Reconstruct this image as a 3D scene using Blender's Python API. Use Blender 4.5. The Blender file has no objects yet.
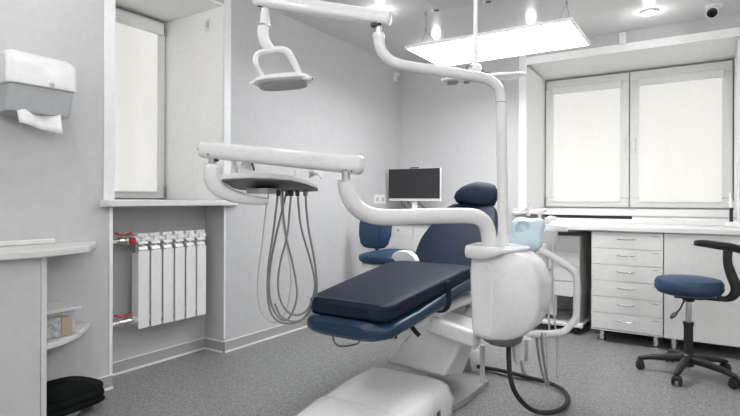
import bpy, bmesh, math, random
from mathutils import Vector, Matrix
V = Vector
random.seed(4)
scn = bpy.context.scene
C = scn.collection
PI = math.pi

# ------------------------------------------------------------------ camera
FPX, YAW, ROLL, HY, CAMZ = 523.29, math.radians(32.681), math.radians(0.1964), 208 - 8.343, 1.08
FW = V((-math.sin(YAW), math.cos(YAW), 0))
R0 = V((math.cos(YAW), math.sin(YAW), 0)); U0 = V((0, 0, 1))
RT = R0 * math.cos(ROLL) + U0 * math.sin(ROLL)
UP = -R0 * math.sin(ROLL) + U0 * math.cos(ROLL)
CAM = V((0, 0, CAMZ))
def ray(x, y): return FW + RT * ((x - 370) / FPX) - UP * ((y - HY) / FPX)
def at(x, y, d): return CAM + ray(x, y) * d                    # point seen there at distance d along the view axis
def on(x, y, ax, val):                                        # point seen there on the plane axis = val
    r = ray(x, y); return CAM + r * ((val - CAM[ax]) / r[ax])
cd = bpy.data.cameras.new('camera'); cam = bpy.data.objects.new('camera', cd); C.objects.link(cam)
cd.sensor_fit = 'HORIZONTAL'; cd.sensor_width = 36; cd.lens = 36 * FPX / 740
cd.shift_y = (HY - 208) / 740; cd.clip_start = .02
m3 = Matrix((RT, UP, -FW)).transposed()
cam.matrix_world = Matrix.Translation(CAM) @ m3.to_4x4()
scn.camera = cam

# ------------------------------------------------------------------ materials
def mat(name, col, rough=.5, metal=0, noise=None, bump=0, bscale=200, emit=None, spec=.5, coat=0, alpha=1, trans=0, col2=None, nscale=30):
    m = bpy.data.materials.new(name); m.use_nodes = True
    nt = m.node_tree; b = nt.nodes['Principled BSDF']
    col = tuple(col) + (1,)
    b.inputs['Base Color'].default_value = col
    b.inputs['Roughness'].default_value = rough
    b.inputs['Metallic'].default_value = metal
    b.inputs['Specular IOR Level'].default_value = spec
    b.inputs['Coat Weight'].default_value = coat
    b.inputs['Alpha'].default_value = alpha
    b.inputs['Transmission Weight'].default_value = trans
    tc = nt.nodes.new('ShaderNodeTexCoord')
    n = nt.nodes.new('ShaderNodeTexNoise'); n.inputs['Scale'].default_value = nscale; n.inputs['Detail'].default_value = 4
    nt.links.new(tc.outputs['Object'], n.inputs['Vector'])
    rp = nt.nodes.new('ShaderNodeValToRGB')
    c2 = col2 if col2 else tuple(min(1, c * 1.05) for c in col[:3])
    rp.color_ramp.elements[0].position = .35; rp.color_ramp.elements[1].position = .65
    rp.color_ramp.elements[0].color = col; rp.color_ramp.elements[1].color = tuple(c2)[:3] + (1,)
    nt.links.new(n.outputs['Fac'], rp.inputs['Fac']); nt.links.new(rp.outputs['Color'], b.inputs['Base Color'])
    if bump:
        n2 = nt.nodes.new('ShaderNodeTexNoise'); n2.inputs['Scale'].default_value = bscale
        nt.links.new(tc.outputs['Object'], n2.inputs['Vector'])
        bp = nt.nodes.new('ShaderNodeBump'); bp.inputs['Strength'].default_value = bump; bp.inputs['Distance'].default_value = .002
        nt.links.new(n2.outputs['Fac'], bp.inputs['Height']); nt.links.new(bp.outputs['Normal'], b.inputs['Normal'])
    if emit:
        b.inputs['Emission Color'].default_value = tuple(emit[0]) + (1,)
        b.inputs['Emission Strength'].default_value = emit[1]
    return m

M = {}
M['wall'] = mat('wall_paint', (.50, .502, .512), .55, bump=.05, bscale=120)
M['white_wall'] = mat('white_plaster', (.86, .86, .85), .6, bump=.03)
M['ceiling'] = mat('stretch_ceiling', (.66, .66, .665), .22, spec=.45)
M['base'] = mat('baseboard_grey', (.36, .355, .35), .5)
M['strip'] = mat('white_strip', (.8, .8, .78), .4)
M['bead'] = mat('corner_bead', (.78, .79, .81), .4)
M['pvc'] = mat('window_pvc', (.72, .725, .71), .35)
M['gasket'] = mat('dark_gasket', (.40, .40, .39), .6)
M['plastic'] = mat('white_plastic', (.74, .745, .755), .28, coat=.2)
M['enamel'] = mat('white_enamel', (.78, .785, .79), .22, coat=.3)
M['shell'] = mat('unit_shell', (.75, .755, .765), .2, coat=.35)
M['lam'] = mat('white_laminate', (.66, .66, .65), .38)
M['top'] = mat('worktop_laminate', (.67, .67, .66), .32)
M['greylam'] = mat('grey_laminate', (.56, .56, .565), .45)
M['chrome'] = mat('chrome', (.75, .75, .76), .18, metal=1)
M['steel'] = mat('brushed_steel', (.5, .5, .51), .32, metal=1)
M['black'] = mat('black_plastic', (.012, .012, .013), .42)
M['rubber'] = mat('black_rubber', (.014, .014, .014), .55)
M['hose'] = mat('grey_hose', (.22, .225, .23), .45)
M['lighthose'] = mat('pale_hose', (.5, .5, .5), .5)
M['dkgrey'] = mat('dark_grey_plastic', (.13, .135, .14), .45)
M['midgrey'] = mat('mid_grey_plastic', (.3, .3, .305), .45)
M['navy'] = mat('navy_leatherette', (.009, .016, .034), .55, bump=.15, bscale=350, spec=.16)
M['blueup'] = mat('blue_upholstery', (.010, .034, .075), .3, bump=.06, bscale=300, spec=.45)
M['blue'] = mat('blue_vinyl', (.008, .036, .09), .45, bump=.1, bscale=300)
M['pale_blue'] = mat('pale_blue_vinyl', (.56, .69, .77), .4)
M['traygrey'] = mat('tray_grey_plastic', (.105, .107, .11), .45)
M['red'] = mat('red_plastic', (.45, .02, .025), .4)
M['brass'] = mat('nickel_brass', (.6, .58, .54), .3, metal=1)
M['screen'] = mat('monitor_screen', (.02, .021, .023), .25)
M['cloth'] = mat('black_cloth', (.008, .010, .010), .95, bump=.8, bscale=120, spec=.1)
M['cardboard'] = mat('cardboard', (.45, .30, .18), .7)
M['paper'] = mat('white_paper', (.78, .79, .80), .8)
M['smoke'] = mat('grey_translucent_plastic', (.42, .44, .46), .3)
M['glasslens'] = mat('lens_black', (.01, .01, .012), .08)
M['print'] = None
def floor_mat():
    m = mat('speckled_linoleum', (.25, .255, .265), .34, spec=.35)
    nt = m.node_tree; b = nt.nodes['Principled BSDF']
    tc = nt.nodes.new('ShaderNodeTexCoord')
    v = nt.nodes.new('ShaderNodeTexNoise'); v.inputs['Scale'].default_value = 75; v.inputs['Detail'].default_value = 4; v.inputs['Roughness'].default_value = .75
    v2 = nt.nodes.new('ShaderNodeTexNoise'); v2.inputs['Scale'].default_value = 22; v2.inputs['Detail'].default_value = 5
    nt.links.new(tc.outputs['Object'], v.inputs['Vector']); nt.links.new(tc.outputs['Object'], v2.inputs['Vector'])
    mx = nt.nodes.new('ShaderNodeMath'); mx.operation = 'MULTIPLY_ADD'; mx.inputs[1].default_value = .15
    nt.links.new(v2.outputs['Fac'], mx.inputs[0])
    sc = nt.nodes.new('ShaderNodeMath'); sc.operation = 'MULTIPLY'; sc.inputs[1].default_value = .85
    nt.links.new(v.outputs['Fac'], sc.inputs[0]); nt.links.new(sc.outputs[0], mx.inputs[2])
    rp = nt.nodes.new('ShaderNodeValToRGB'); e = rp.color_ramp.elements
    e[0].position = .41; e[0].color = (.115, .116, .118, 1); e[1].position = .59; e[1].color = (.31, .312, .315, 1)
    nt.links.new(mx.outputs[0], rp.inputs['Fac']); nt.links.new(rp.outputs['Color'], b.inputs['Base Color'])
    return m
M['floor'] = floor_mat()
def glow(name, col, s):
    m = bpy.data.materials.new(name); m.use_nodes = True; nt = m.node_tree
    nt.nodes.remove(nt.nodes['Principled BSDF'])
    e = nt.nodes.new('ShaderNodeEmission'); e.inputs[0].default_value = tuple(col) + (1,); e.inputs[1].default_value = s
    nt.links.new(e.outputs[0], nt.nodes['Material Output'].inputs[0]); return m
M['led'] = glow('led_diffuser', (1, 1, 1), 12)
M['spot'] = glow('spot_lens', (1, .98, .95), 14)
def blind_mat():
    m = mat('backlit_blind_fabric', (.40, .395, .38), .8, emit=((1, .985, .955), .5))  # daylight behind the fabric put in as its own emission
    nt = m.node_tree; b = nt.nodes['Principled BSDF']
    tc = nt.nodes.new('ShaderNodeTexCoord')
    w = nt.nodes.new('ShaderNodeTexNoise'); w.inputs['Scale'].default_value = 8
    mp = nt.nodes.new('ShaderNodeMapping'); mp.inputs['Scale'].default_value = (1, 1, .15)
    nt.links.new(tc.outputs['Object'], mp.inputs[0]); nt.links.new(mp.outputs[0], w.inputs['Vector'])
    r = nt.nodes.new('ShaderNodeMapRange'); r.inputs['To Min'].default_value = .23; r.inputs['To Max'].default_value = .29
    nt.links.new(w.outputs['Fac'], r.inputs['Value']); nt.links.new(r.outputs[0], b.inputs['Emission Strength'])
    return m
M['blind'] = blind_mat()
def glass_mat():
    m = mat('window_glass', (.9, .92, .92), .05, trans=1); return m
M['glass'] = glass_mat()
def clear_mat():
    m = mat('clear_plastic_lid', (.7, .72, .73), .15, alpha=.14); return m
M['clear'] = clear_mat()
M['frost'] = mat('frosted_lid', (.72, .73, .74), .25, alpha=.75)
def blue_patch_mat():
    m = mat('ceiling_blue', (.36, .47, .58), .22, nscale=2.6, col2=(.46, .55, .63)); nt = m.node_tree; b = nt.nodes['Principled BSDF']
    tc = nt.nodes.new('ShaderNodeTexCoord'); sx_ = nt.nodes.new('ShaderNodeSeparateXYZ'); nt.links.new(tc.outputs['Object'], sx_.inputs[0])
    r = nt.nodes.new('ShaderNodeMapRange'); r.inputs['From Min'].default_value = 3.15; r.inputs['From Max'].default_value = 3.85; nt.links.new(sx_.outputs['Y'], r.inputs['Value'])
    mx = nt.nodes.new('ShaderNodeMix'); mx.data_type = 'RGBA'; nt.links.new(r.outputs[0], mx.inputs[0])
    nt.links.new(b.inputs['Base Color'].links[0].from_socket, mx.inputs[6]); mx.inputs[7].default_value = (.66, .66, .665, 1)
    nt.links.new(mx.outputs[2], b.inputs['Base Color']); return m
M['print'] = blue_patch_mat()
def label_mat():
    m = mat('printed_packet', (.30, .30, .32), .5, nscale=60, col2=(.62, .62, .6)); return m
M['packet'] = label_mat()

# ------------------------------------------------------------------ mesh helpers
class MB:
    def __init__(s): s.bm = bmesh.new()
    def box(s, lo, hi):
        lo, hi = V(lo), V(hi)
        vs = [s.bm.verts.new((x, y, z)) for z in (lo.z, hi.z) for y in (lo.y, hi.y) for x in (lo.x, hi.x)]
        for f in ((0, 2, 3, 1), (4, 5, 7, 6), (0, 1, 5, 4), (2, 6, 7, 3), (0, 4, 6, 2), (1, 3, 7, 5)):
            s.bm.faces.new([vs[i] for i in f])
        return s
    def hexa(s, p):                                        # 8 points: bottom 4 ccw, top 4 ccw
        vs = [s.bm.verts.new(V(q)) for q in p]
        for f in ((3, 2, 1, 0), (4, 5, 6, 7), (0, 1, 5, 4), (1, 2, 6, 5), (2, 3, 7, 6), (3, 0, 4, 7)):
            s.bm.faces.new([vs[i] for i in f])
        return s
    def prism(s, poly, off):                               # polygon of 3D points, extruded by a vector
        off = V(off); a = [s.bm.verts.new(V(p)) for p in poly]; b = [s.bm.verts.new(V(p) + off) for p in poly]
        n = len(poly); s.bm.faces.new(a[::-1]); s.bm.faces.new(b)
        for i in range(n): s.bm.faces.new((a[i], a[(i + 1) % n], b[(i + 1) % n], b[i]))
        return s
    def loft(s, rings, cap=True, closed=False):
        rs = [[s.bm.verts.new(V(p)) for p in r] for r in rings]; n = len(rs[0])
        pairs = list(zip(rs, rs[1:]))
        if closed: pairs.append((rs[-1], rs[0]))
        for a, b in pairs:
            for i in range(n): s.bm.faces.new((a[i], a[(i + 1) % n], b[(i + 1) % n], b[i]))
        if cap and not closed: s.bm.faces.new(rs[0][::-1]); s.bm.faces.new(rs[-1])
        return s
    def tube(s, pts, r, n=12, smooth=6, flat=None, up=None, roundcap=True, closed=False):
        P = catmull([V(p) for p in pts], smooth, closed) if smooth else [V(p) for p in pts]
        m = len(P)
        if isinstance(r, (int, float)): rad = [r] * m
        else: rad = [lerp_list(r, i / (m - 1)) for i in range(m)]
        T = []
        for i in range(m):
            a = P[(i - 1) % m] if closed else P[max(0, i - 1)]; b = P[(i + 1) % m] if closed else P[min(m - 1, i + 1)]
            T.append((b - a).normalized())
        u = V(up) if up else (V((0, 0, 1)) if abs(T[0].z) < .9 else V((0, 1, 0)))
        rings = []
        for i in range(m):
            u = (u - T[i] * u.dot(T[i])); u = u.normalized() if u.length > 1e-6 else T[i].orthogonal().normalized()
            w = T[i].cross(u)
            fx, fy = flat[:2] if flat else (1, 1)
            e = 2.0 if not flat or len(flat) < 3 else flat[2]
            rings.append([P[i] + (w * sp(math.cos(a), e) * fx + u * sp(math.sin(a), e) * fy) * rad[i] for a in [2 * PI * k / n for k in range(n)]])
        if roundcap and not closed:
            def cap(i, sgn):
                out = []
                for f, q in ((.38, .92), (.75, .66), (.95, .3)):
                    out.append([P[i] + T[i] * sgn * rad[i] * f * .5 + (v - P[i]) * q for v in rings[i]])
                return out
            rings = cap(0, -1)[::-1] + rings + cap(m - 1, 1)
        return s.loft(rings, True, closed)
    def cyl(s, a, b, r, r2=None, n=24):
        a, b = V(a), V(b); t = (b - a).normalized(); u = t.orthogonal().normalized(); w = t.cross(u)
        r2 = r if r2 is None else r2
        return s.loft([[p + (u * math.cos(k) + w * math.sin(k)) * q for k in [2 * PI * i / n for i in range(n)]] for p, q in ((a, r), (b, r2))])
    def lathe(s, prof, c, n=32, axis=None, sx=1, sy=1):
        c = V(c); t = V(axis).normalized() if axis else V((0, 0, 1))
        u = V((1, 0, 0)) if not axis else t.orthogonal().normalized(); w = t.cross(u)
        return s.loft([[c + t * z + (u * math.cos(k) * sx + w * math.sin(k) * sy) * max(r, 1e-4) for k in [2 * PI * i / n for i in range(n)]] for r, z in prof])
    def sections(s, st, n=28, e=4):                        # st: (centre, right, up, half width, half height)
        rings = []
        for c, rt, up, w, h in st:
            c, rt, up = V(c), V(rt), V(up)
            rings.append([c + rt * w * sp(math.cos(a), e) + up * h * sp(math.sin(a), e) for a in [2 * PI * (k + .5) / n for k in range(n)]])
        return s.loft(rings)
    def build(s, name, m, parent=None, bevel=0, seg=2, sub=0, ang=35):
        bm = s.bm; bmesh.ops.recalc_face_normals(bm, faces=bm.faces)
        for f in bm.faces: f.smooth = True
        for e in bm.edges:
            if len(e.link_faces) == 2 and e.calc_face_angle(0) > math.radians(ang): e.smooth = False
        me = bpy.data.meshes.new(name); bm.to_mesh(me); bm.free()
        o = bpy.data.objects.new(name, me); C.objects.link(o)
        me.materials.append(M[m] if isinstance(m, str) else m)
        if bevel:
            b = o.modifiers.new('bevel', 'BEVEL'); b.width = bevel; b.segments = seg; b.limit_method = 'ANGLE'; b.angle_limit = math.radians(40)
        if sub:
            q = o.modifiers.new('sub', 'SUBSURF'); q.levels = sub; q.render_levels = sub
        if parent:
            o.parent = parent; o.matrix_parent_inverse = parent_world(parent).inverted()
        return o
def parent_world(p):
    w = p.matrix_basis.copy()
    if p.parent: w = parent_world(p.parent) @ p.matrix_parent_inverse @ w
    return w
def sp(v, e): return math.copysign(abs(v) ** (2 / e), v)
def lerp_list(L, t):
    x = t * (len(L) - 1); i = min(int(x), len(L) - 2); return L[i] + (L[i + 1] - L[i]) * (x - i)
def catmull(P, k, closed=False):
    out = []; n = len(P)
    rng = n if closed else n - 1
    for i in range(rng):
        p0 = P[(i - 1) % n] if closed else P[max(0, i - 1)]; p1 = P[i]; p2 = P[(i + 1) % n]; p3 = P[(i + 2) % n] if closed else P[min(n - 1, i + 2)]
        for j in range(k):
            t = j / k
            out.append(.5 * ((2 * p1) + (p2 - p0) * t + (2 * p0 - 5 * p1 + 4 * p2 - p3) * t * t + (3 * p1 - p0 - 3 * p2 + p3) * t ** 3))
    if not closed: out.append(P[-1])
    return out
def thing(name, label, cat, loc=(0, 0, 0), group=None, rotz=0):
    o = bpy.data.objects.new(name, None); C.objects.link(o); o.location = loc; o.rotation_euler = (0, 0, rotz)
    o.empty_display_size = .1
    o['label'] = label; o['category'] = cat
    if group: o['group'] = group
    return o
def tag(o, label, cat, group=None):
    o['label'] = label; o['category'] = cat
    if group: o['group'] = group
    return o
def struct(o, label=None):
    o['kind'] = 'structure'
    if label: o['label'] = label
    return o
def dup(root, loc, label=None, rotz=0):
    r = root.copy(); C.objects.link(r); r.location = loc; r.rotation_euler = (0, 0, rotz)
    if label: r['label'] = label
    def rec(src, dst):
        for ch in list(src.children):
            c = ch.copy(); C.objects.link(c); c.parent = dst; rec(ch, c)
    rec(root, r); return r
def lerp(a, b, t): return V(a) + (V(b) - V(a)) * t

# ------------------------------------------------------------------ room shell
XL, YB, ZC = -2.85, 5.06, 2.56
XR, YF = 2.2, -1.6
struct(MB().box((-3.6, YF, -.1), (XR, 6, 0)).build('floor', 'floor'))
struct(MB().box((-3.6, YF, ZC), (XR, 6, ZC + .1)).build('ceiling', 'ceiling'))
w = MB()
w.box((-3.6, YF, 0), (XL, 1.72, ZC)); w.box((-3.6, 2.545, 0), (XL, YB + .8, ZC))
w.box((-3.6, 1.72, 0), (-3.05, 2.545, 1.03)); w.box((-3.6, 1.72, 2.45), (XL, 2.545, ZC))
struct(w.build('wall_left', 'wall'))
w = MB()
w.box((XL, YB, 0), (-1.467, 5.86, ZC)); w.box((.225, YB, 0), (XR, 5.86, ZC))
w.box((-1.467, YB, 0), (.225, 5.86, .945))
w.hexa([(-1.467, YB, 2.455), (.225, YB, 2.455), (.225, 5.86, 2.375), (-1.467, 5.86, 2.375), (-1.467, YB, ZC), (.225, YB, ZC), (.225, 5.86, ZC), (-1.467, 5.86, ZC)])
struct(w.build('wall_back', 'wall'))
struct(MB().box((XR, YF, 0), (XR + .1, 6, ZC)).build('wall_right', 'white_wall'))
struct(MB().box((-3.6, YF - .1, 0), (XR + .1, YF, ZC)).build('wall_front', 'white_wall'))
# painted plaster linings of the two window recesses
w = MB()
w.box((-3.55, 2.533, 1.075), (XL - .002, 2.5449, 2.4499)); w.box((-3.55, 1.7201, 2.438), (XL - .002, 2.5449, 2.4499)); w.box((-3.55, 1.7201, 1.075), (XL - .002, 1.732, 2.4499))
struct(w.build('trim_1', 'white_wall'))
w = MB()
w.box((-1.4669, YB + .002, 1.0), (-1.457, 5.8, 2.37)); w.box((.215, YB + .002, 1.0), (.2249, 5.8, 2.37))
w.hexa([(-1.4669, YB + .002, 2.445), (.2249, YB + .002, 2.445), (.2249, 5.8, 2.365), (-1.4669, 5.8, 2.365), (-1.4669, YB + .002, 2.4549), (.2249, YB + .002, 2.4549), (.2249, 5.8, 2.3749), (-1.4669, 5.8, 2.3749)])
w.box((-1.467, YB - .004, 2.385), (.225, YB + .003, 2.455))
struct(w.build('trim_2', 'white_wall'))
# white corner beads
w = MB(); w.box((XL, 1.665, 1.06), (XL + .006, 1.732, ZC)); w.box((XL, 2.535, 1.06), (XL + .006, 2.597, ZC)); w.box((XL, 1.7, 0), (XL + .004, 1.722, 1.03)); w.box((XL, 2.54, .1), (XL + .004, 2.556, 1.03))
struct(w.build('trim_3', 'bead', bevel=.002))
w = MB(); w.box((-1.53, YB - .006, .95), (-1.457, YB, 2.51))
struct(w.build('trim_4', 'bead', bevel=.002))
# baseboards
def baseboard(name, runs):
    a, b = MB(), MB()
    for p, q, nrm in runs:
        p, q, nrm = V((*p, 0)), V((*q, 0)), V((*nrm, 0))
        a.prism([p, q, q + V((0, 0, .075)), p + V((0, 0, .075))], nrm * .008)
        b.prism([p, q, q + V((0, 0, .012)), p + V((0, 0, .012))], nrm * .017)
        b.prism([p + V((0, 0, .075)), q + V((0, 0, .075)), q + V((0, 0, .08)), p + V((0, 0, .08))], nrm * .009)
    o = struct(a.build(name, 'base')); b.build('edge_strip', 'strip', o); return o
baseboard('baseboard_left', [((XL, YF), (XL, 1.72), (1, 0)), ((-3.05, 1.72), (-3.05, 2.545), (1, 0)), ((-3.05, 2.545), (XL, 2.545), (0, -1)), ((XL, 2.545), (XL, YB), (1, 0))])
baseboard('baseboard_back', [((XL, YB), (XR, YB), (0, -1))])

# windows --------------------------------------------------------
def rect_frame(mb, o, u, v, n, w, h, t, d):                # frame in plane o + u*a + v*b, profile width t, depth d along n
    o, u, v, n = V(o), V(u), V(v), V(n)
    def bx(a0, a1, b0, b1):
        p = [o + u * a + v * b for a, b in ((a0, b0), (a1, b0), (a1, b1), (a0, b1))]
        mb.prism(p, n * d)
    bx(0, w, 0, t); bx(0, w, h - t, h); bx(0, t, t, h - t); bx(w - t, w, t, h - t)
X3, Z3 = V((1, 0, 0)), V((0, 0, 1))
NB = V((0, -1, 0))
wy = 5.80
f = MB(); rect_frame(f, (-1.457, wy, 1.0), X3, Z3, NB, 1.672, 1.362, .016, .03); f.box((-.645, wy - .03, 1.016), (-.625, wy, 2.346))
win = struct(f.build('window_1', 'gasket'))
sash = []
for k, (x0, x1) in enumerate(((-1.445, -.640), (-.632, .203))):
    f = MB(); rect_frame(f, (x0, wy - .03, 1.012), X3, Z3, NB, x1 - x0, 1.336, .092, .035)
    s_ = f.build('sash', 'pvc', win, bevel=.006)
    MB().box((x0 + .085, wy - .03, 1.09), (x1 - .085, wy - .02, 2.27)).build('pane', 'glass', s_)
    hx = x1 - .04 if k == 0 else x0 + .04
    h = MB(); h.box((hx - .014, wy - .075, 1.60), (hx + .014, wy - .064, 1.69)); h.box((hx - .009, wy - .1, 1.54), (hx + .009, wy - .086, 1.68)); h.box((hx - .008, wy - .09, 1.65), (hx + .008, wy - .07, 1.67))
    h.build('handle', 'pvc', s_, bevel=.004)
    hg = MB(); xx = x0 - .006 if k == 0 else x1 + .001
    for z in (1.02, 2.26): hg.box((xx, wy - .07, z), (xx + .014, wy - .03, z + .09))
    hg.build('hinge', 'midgrey', s_)
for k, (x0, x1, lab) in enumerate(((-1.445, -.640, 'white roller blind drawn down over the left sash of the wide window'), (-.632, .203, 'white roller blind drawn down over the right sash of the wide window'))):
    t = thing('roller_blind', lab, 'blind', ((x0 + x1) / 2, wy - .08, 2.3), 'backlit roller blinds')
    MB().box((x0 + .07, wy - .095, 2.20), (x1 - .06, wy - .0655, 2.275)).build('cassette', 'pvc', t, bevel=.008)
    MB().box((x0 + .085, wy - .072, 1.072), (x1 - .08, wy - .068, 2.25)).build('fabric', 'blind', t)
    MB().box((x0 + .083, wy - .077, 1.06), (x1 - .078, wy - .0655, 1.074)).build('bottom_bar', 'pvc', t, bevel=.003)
# left window in the side recess
wx = -3.55
Y3 = V((0, 1, 0))
f = MB(); rect_frame(f, (wx, 1.732, 1.075), Y3, Z3, X3, .801, 1.363, .02, .03)
win2 = struct(f.build('window_2', 'gasket'))
f = MB(); rect_frame(f, (wx + .03, 1.745, 1.083), Y3, Z3, X3, .778, 1.34, .07, .035)
s_ = f.build('sash', 'pvc', win2, bevel=.006)
MB().box((wx + .02, 1.81, 1.15), (wx + .03, 2.455, 2.36)).build('pane', 'glass', s_)
h = MB()
for z in (1.09, 2.33): h.box((wx + .03, 2.512, z), (wx + .075, 2.53, z + .09))
h.build('hinge', 'midgrey', s_)
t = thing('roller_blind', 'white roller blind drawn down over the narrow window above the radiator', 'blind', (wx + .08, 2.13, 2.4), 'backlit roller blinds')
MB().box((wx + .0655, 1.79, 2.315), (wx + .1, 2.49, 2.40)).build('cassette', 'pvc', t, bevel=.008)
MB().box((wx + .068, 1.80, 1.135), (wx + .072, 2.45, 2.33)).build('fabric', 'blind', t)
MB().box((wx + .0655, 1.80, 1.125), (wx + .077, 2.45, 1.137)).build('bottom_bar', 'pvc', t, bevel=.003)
# window sills
m_ = MB(); m_.prism([(-3.55, 1.7205, 1.035), (XL + .001, 1.7205, 1.035), (XL + .001, 1.64, 1.035), (XL + .06, 1.66, 1.035), (XL + .06, 2.62, 1.035), (XL + .001, 2.66, 1.035), (XL + .001, 2.5445, 1.035), (-3.55, 2.5445, 1.035)], (0, 0, .038))
tag(m_.build('window_sill', 'top', bevel=.006), 'deep white window sill above the radiator niche', 'window sill')
m_ = MB(); m_.box((-1.4665, YB, .947), (.2245, 5.79, .998)); m_.box((-1.56, YB - .10, .947), (1.2, YB - .0005, .998))
tag(m_.build('window_sill', 'top', bevel=.006), 'long white window sill running behind the worktop under the wide window', 'window sill')

# ------------------------------------------------------------------ left wall: radiator, dispenser, low cabinet
rad = thing('radiator', 'white six section panel radiator in the niche under the sill', 'radiator', (-2.96, 2.2, .28))
y0, y1 = 1.915, 2.44
n = 6; dy = (y1 - y0) / n
for k in range(n):
    a = y0 + k * dy; m_ = MB()
    m_.box((-2.91, a + .006, .285), (-2.905, a + dy - .006, .762))
    m_.box((-2.99, a + dy / 2 - .028, .30), (-2.91, a + dy / 2 + .028, .745)); m_.box((-2.985, a + dy / 2 - .009, .74), (-2.915, a + dy / 2 + .009, .86)); m_.box((-2.99, a + .004, .80), (-2.985, a + dy - .004, .86))
    m_.box((-3.0, a + .012, .845), (-2.92, a + dy - .008, .868))
    m_.prism([(-2.905, a + .012, .80), (-2.905, a + dy - .012, .80), (-2.915, a + dy - .012, .815), (-2.915, a + .012, .815)], (-.03, 0, .01))
    m_.prism([(-2.908, a + .012, .765), (-2.908, a + dy - .012, .765), (-2.915, a + dy - .012, .785), (-2.915, a + .012, .785)], (-.03, 0, .01))
    m_.build('section', 'enamel', rad, bevel=.003)
for z in (.34, .83): MB().cyl((-2.95, y0 - .01, z), (-2.95, y1 + .01, z), .022).build('header_pipe', 'enamel', rad)
for y in (y0 + .1, y1 - .12): MB().box((-3.049, y, .7), (-2.99, y + .02, .72)).build('wall_bracket', 'enamel', rad)
for z, nm in ((.825, 'upper'), (.335, 'lower')):
    t = thing('radiator_pipe', 'white %s radiator pipe with red butterfly valve left of the radiator' % nm, 'pipe', (-2.95, 1.72, z), 'radiator pipes with red valves')
    m_ = MB(); m_.cyl((-2.95, 1.7205, z), (-2.95, 1.84, z), .013); m_.build('pipe', 'enamel', t)
    m_ = MB(); m_.cyl((-2.95, 1.80, z), (-2.95, 1.92, z), .018); m_.cyl((-2.95, 1.815, z), (-2.95, 1.84, z), .024); m_.cyl((-2.95, 1.86, z), (-2.95, 1.885, z), .024); m_.cyl((-2.95, 1.85, z), (-2.95, 1.85, z + .035), .008); m_.build('valve_body', 'brass', t)
    m_ = MB(); m_.tube([(-2.95, 1.80, z + .05), (-2.95, 1.825, z + .04), (-2.95, 1.85, z + .036), (-2.95, 1.875, z + .04), (-2.95, 1.90, z + .05)], .011, flat=(1, .6)); m_.build('valve_handle', 'red', t)
    if nm == 'upper':
        m_ = MB(); m_.lathe([(0, 0), (.015, 0), (.02, .012), (.02, .035), (.012, .042), (0, .042)], (-2.935, 1.875, z), axis=(0.25, 1, 0)); m_.build('thermostat_knob', 'red', t, bevel=.002)

# paper towel dispenser
DX = -2.67
def dz(px, py, x=DX): return on(px, py, 0, x)
dis = thing('towel_dispenser', 'white wall mounted paper towel dispenser with grey lower half', 'dispenser', (XL, 1.35, 1.6))
ya, yb = dz(8, 60).y, dz(79.5, 75).y
zt, zm, zb = 1.780, 1.614, 1.49
def dsec(y, ins, top=True):
    x1 = DX + .0 - ins * .5
    return [(XL, y, zm), (x1, y, zm), (x1, y, zt - .07), (x1 - .015, y, zt - .03), (x1 - .05, y, zt - .005 - ins * .3), (XL, y, zt - ins * .3)]
m_ = MB(); m_.loft([dsec(ya, .05), dsec(ya + .012, .018), dsec(ya + .035, 0), dsec(yb - .035, 0), dsec(yb - .012, .018), dsec(yb, .05)])
m_.build('cover', 'plastic', dis, bevel=.006)
def dlow(y, i): return [(XL, y, zb - .01), (DX - .045 - i, y, zb + .0), (DX - .018 - i, y, zm - .03), (DX - .012 - i, y, zm), (XL, y, zm)]
m_ = MB(); m_.loft([dlow(ya + .012, .02), dlow(ya + .03, 0), dlow(yb - .03, 0), dlow(yb - .012, .02)]); m_.build('lower_tray', 'smoke', dis, bevel=.006)
m_ = MB(); m_.cyl((DX - .1, yb, zm + .02), (DX - .1, yb + .03, zm + .02), .007); m_.build('key_lock', 'midgrey', dis)
m_ = MB(); m_.cyl((DX - .004, (ya + yb) / 2 + .03, zm + .016), (DX + .002, (ya + yb) / 2 + .03, zm + .016), .012); m_.build('emblem', 'smoke', dis)
pw = MB()
pa, pb = dz(17, 118, -2.72).y, dz(60, 125, -2.72).y
rows = []
for j in range(4):
    row = []
    for i in range(15):
        t = i / 14
        row.append(V((-2.735 + .02 * math.sin(t * 7 + .6) + j * .008, pa + (pb - pa) * t, zb + .012 - j * .03 * (.75 + .35 * t + .25 * max(0, t - .75)) - .0)))
    rows.append(row)
vs = [[pw.bm.verts.new(p) for p in r] for r in rows]
for j in range(3):
    for i in range(14): pw.bm.faces.new((vs[j][i], vs[j][i + 1], vs[j + 1][i + 1], vs[j + 1][i]))
o = pw.build('paper_towel', 'paper'); sm = o.modifiers.new('solid', 'SOLIDIFY'); sm.thickness = .004
tag(o, 'white paper towel hanging out of the wall dispenser', 'paper towel')

# low cabinet at the left edge
cab = thing('side_cabinet', 'grey low cabinet with rounded open shelf end below the towel dispenser', 'cabinet', (-2.7, .9, 0))
FX = -2.55
m_ = MB(); m_.box((XL + .012, .2, .06), (FX - .02, 1.195, .815)); m_.box((XL + .02, .2, 0), (FX - .06, 1.18, .06)); m_.build('body', 'greylam', cab)
m_ = MB(); m_.box((FX - .02, .72, .07), (FX, 1.198, .812)); m_.build('door', 'greylam', cab, bevel=.002)
m_ = MB(); m_.box((FX - .02, .22, .07), (FX, .716, .812)); m_.build('door', 'greylam', cab, bevel=.002)
m_ = MB(); m_.box((XL + .012, 1.2, 0), (FX, 1.225, .815)); m_.build('side_panel', 'lam', cab, bevel=.001)
def shelfpoly(z): return [(XL + .0125, 1.2255, z), (FX - .005, 1.2255, z), (FX - .02, 1.30, z), (-2.64, 1.42, z), (-2.79, 1.56, z), (XL + .0125, 1.575, z)]
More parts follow.
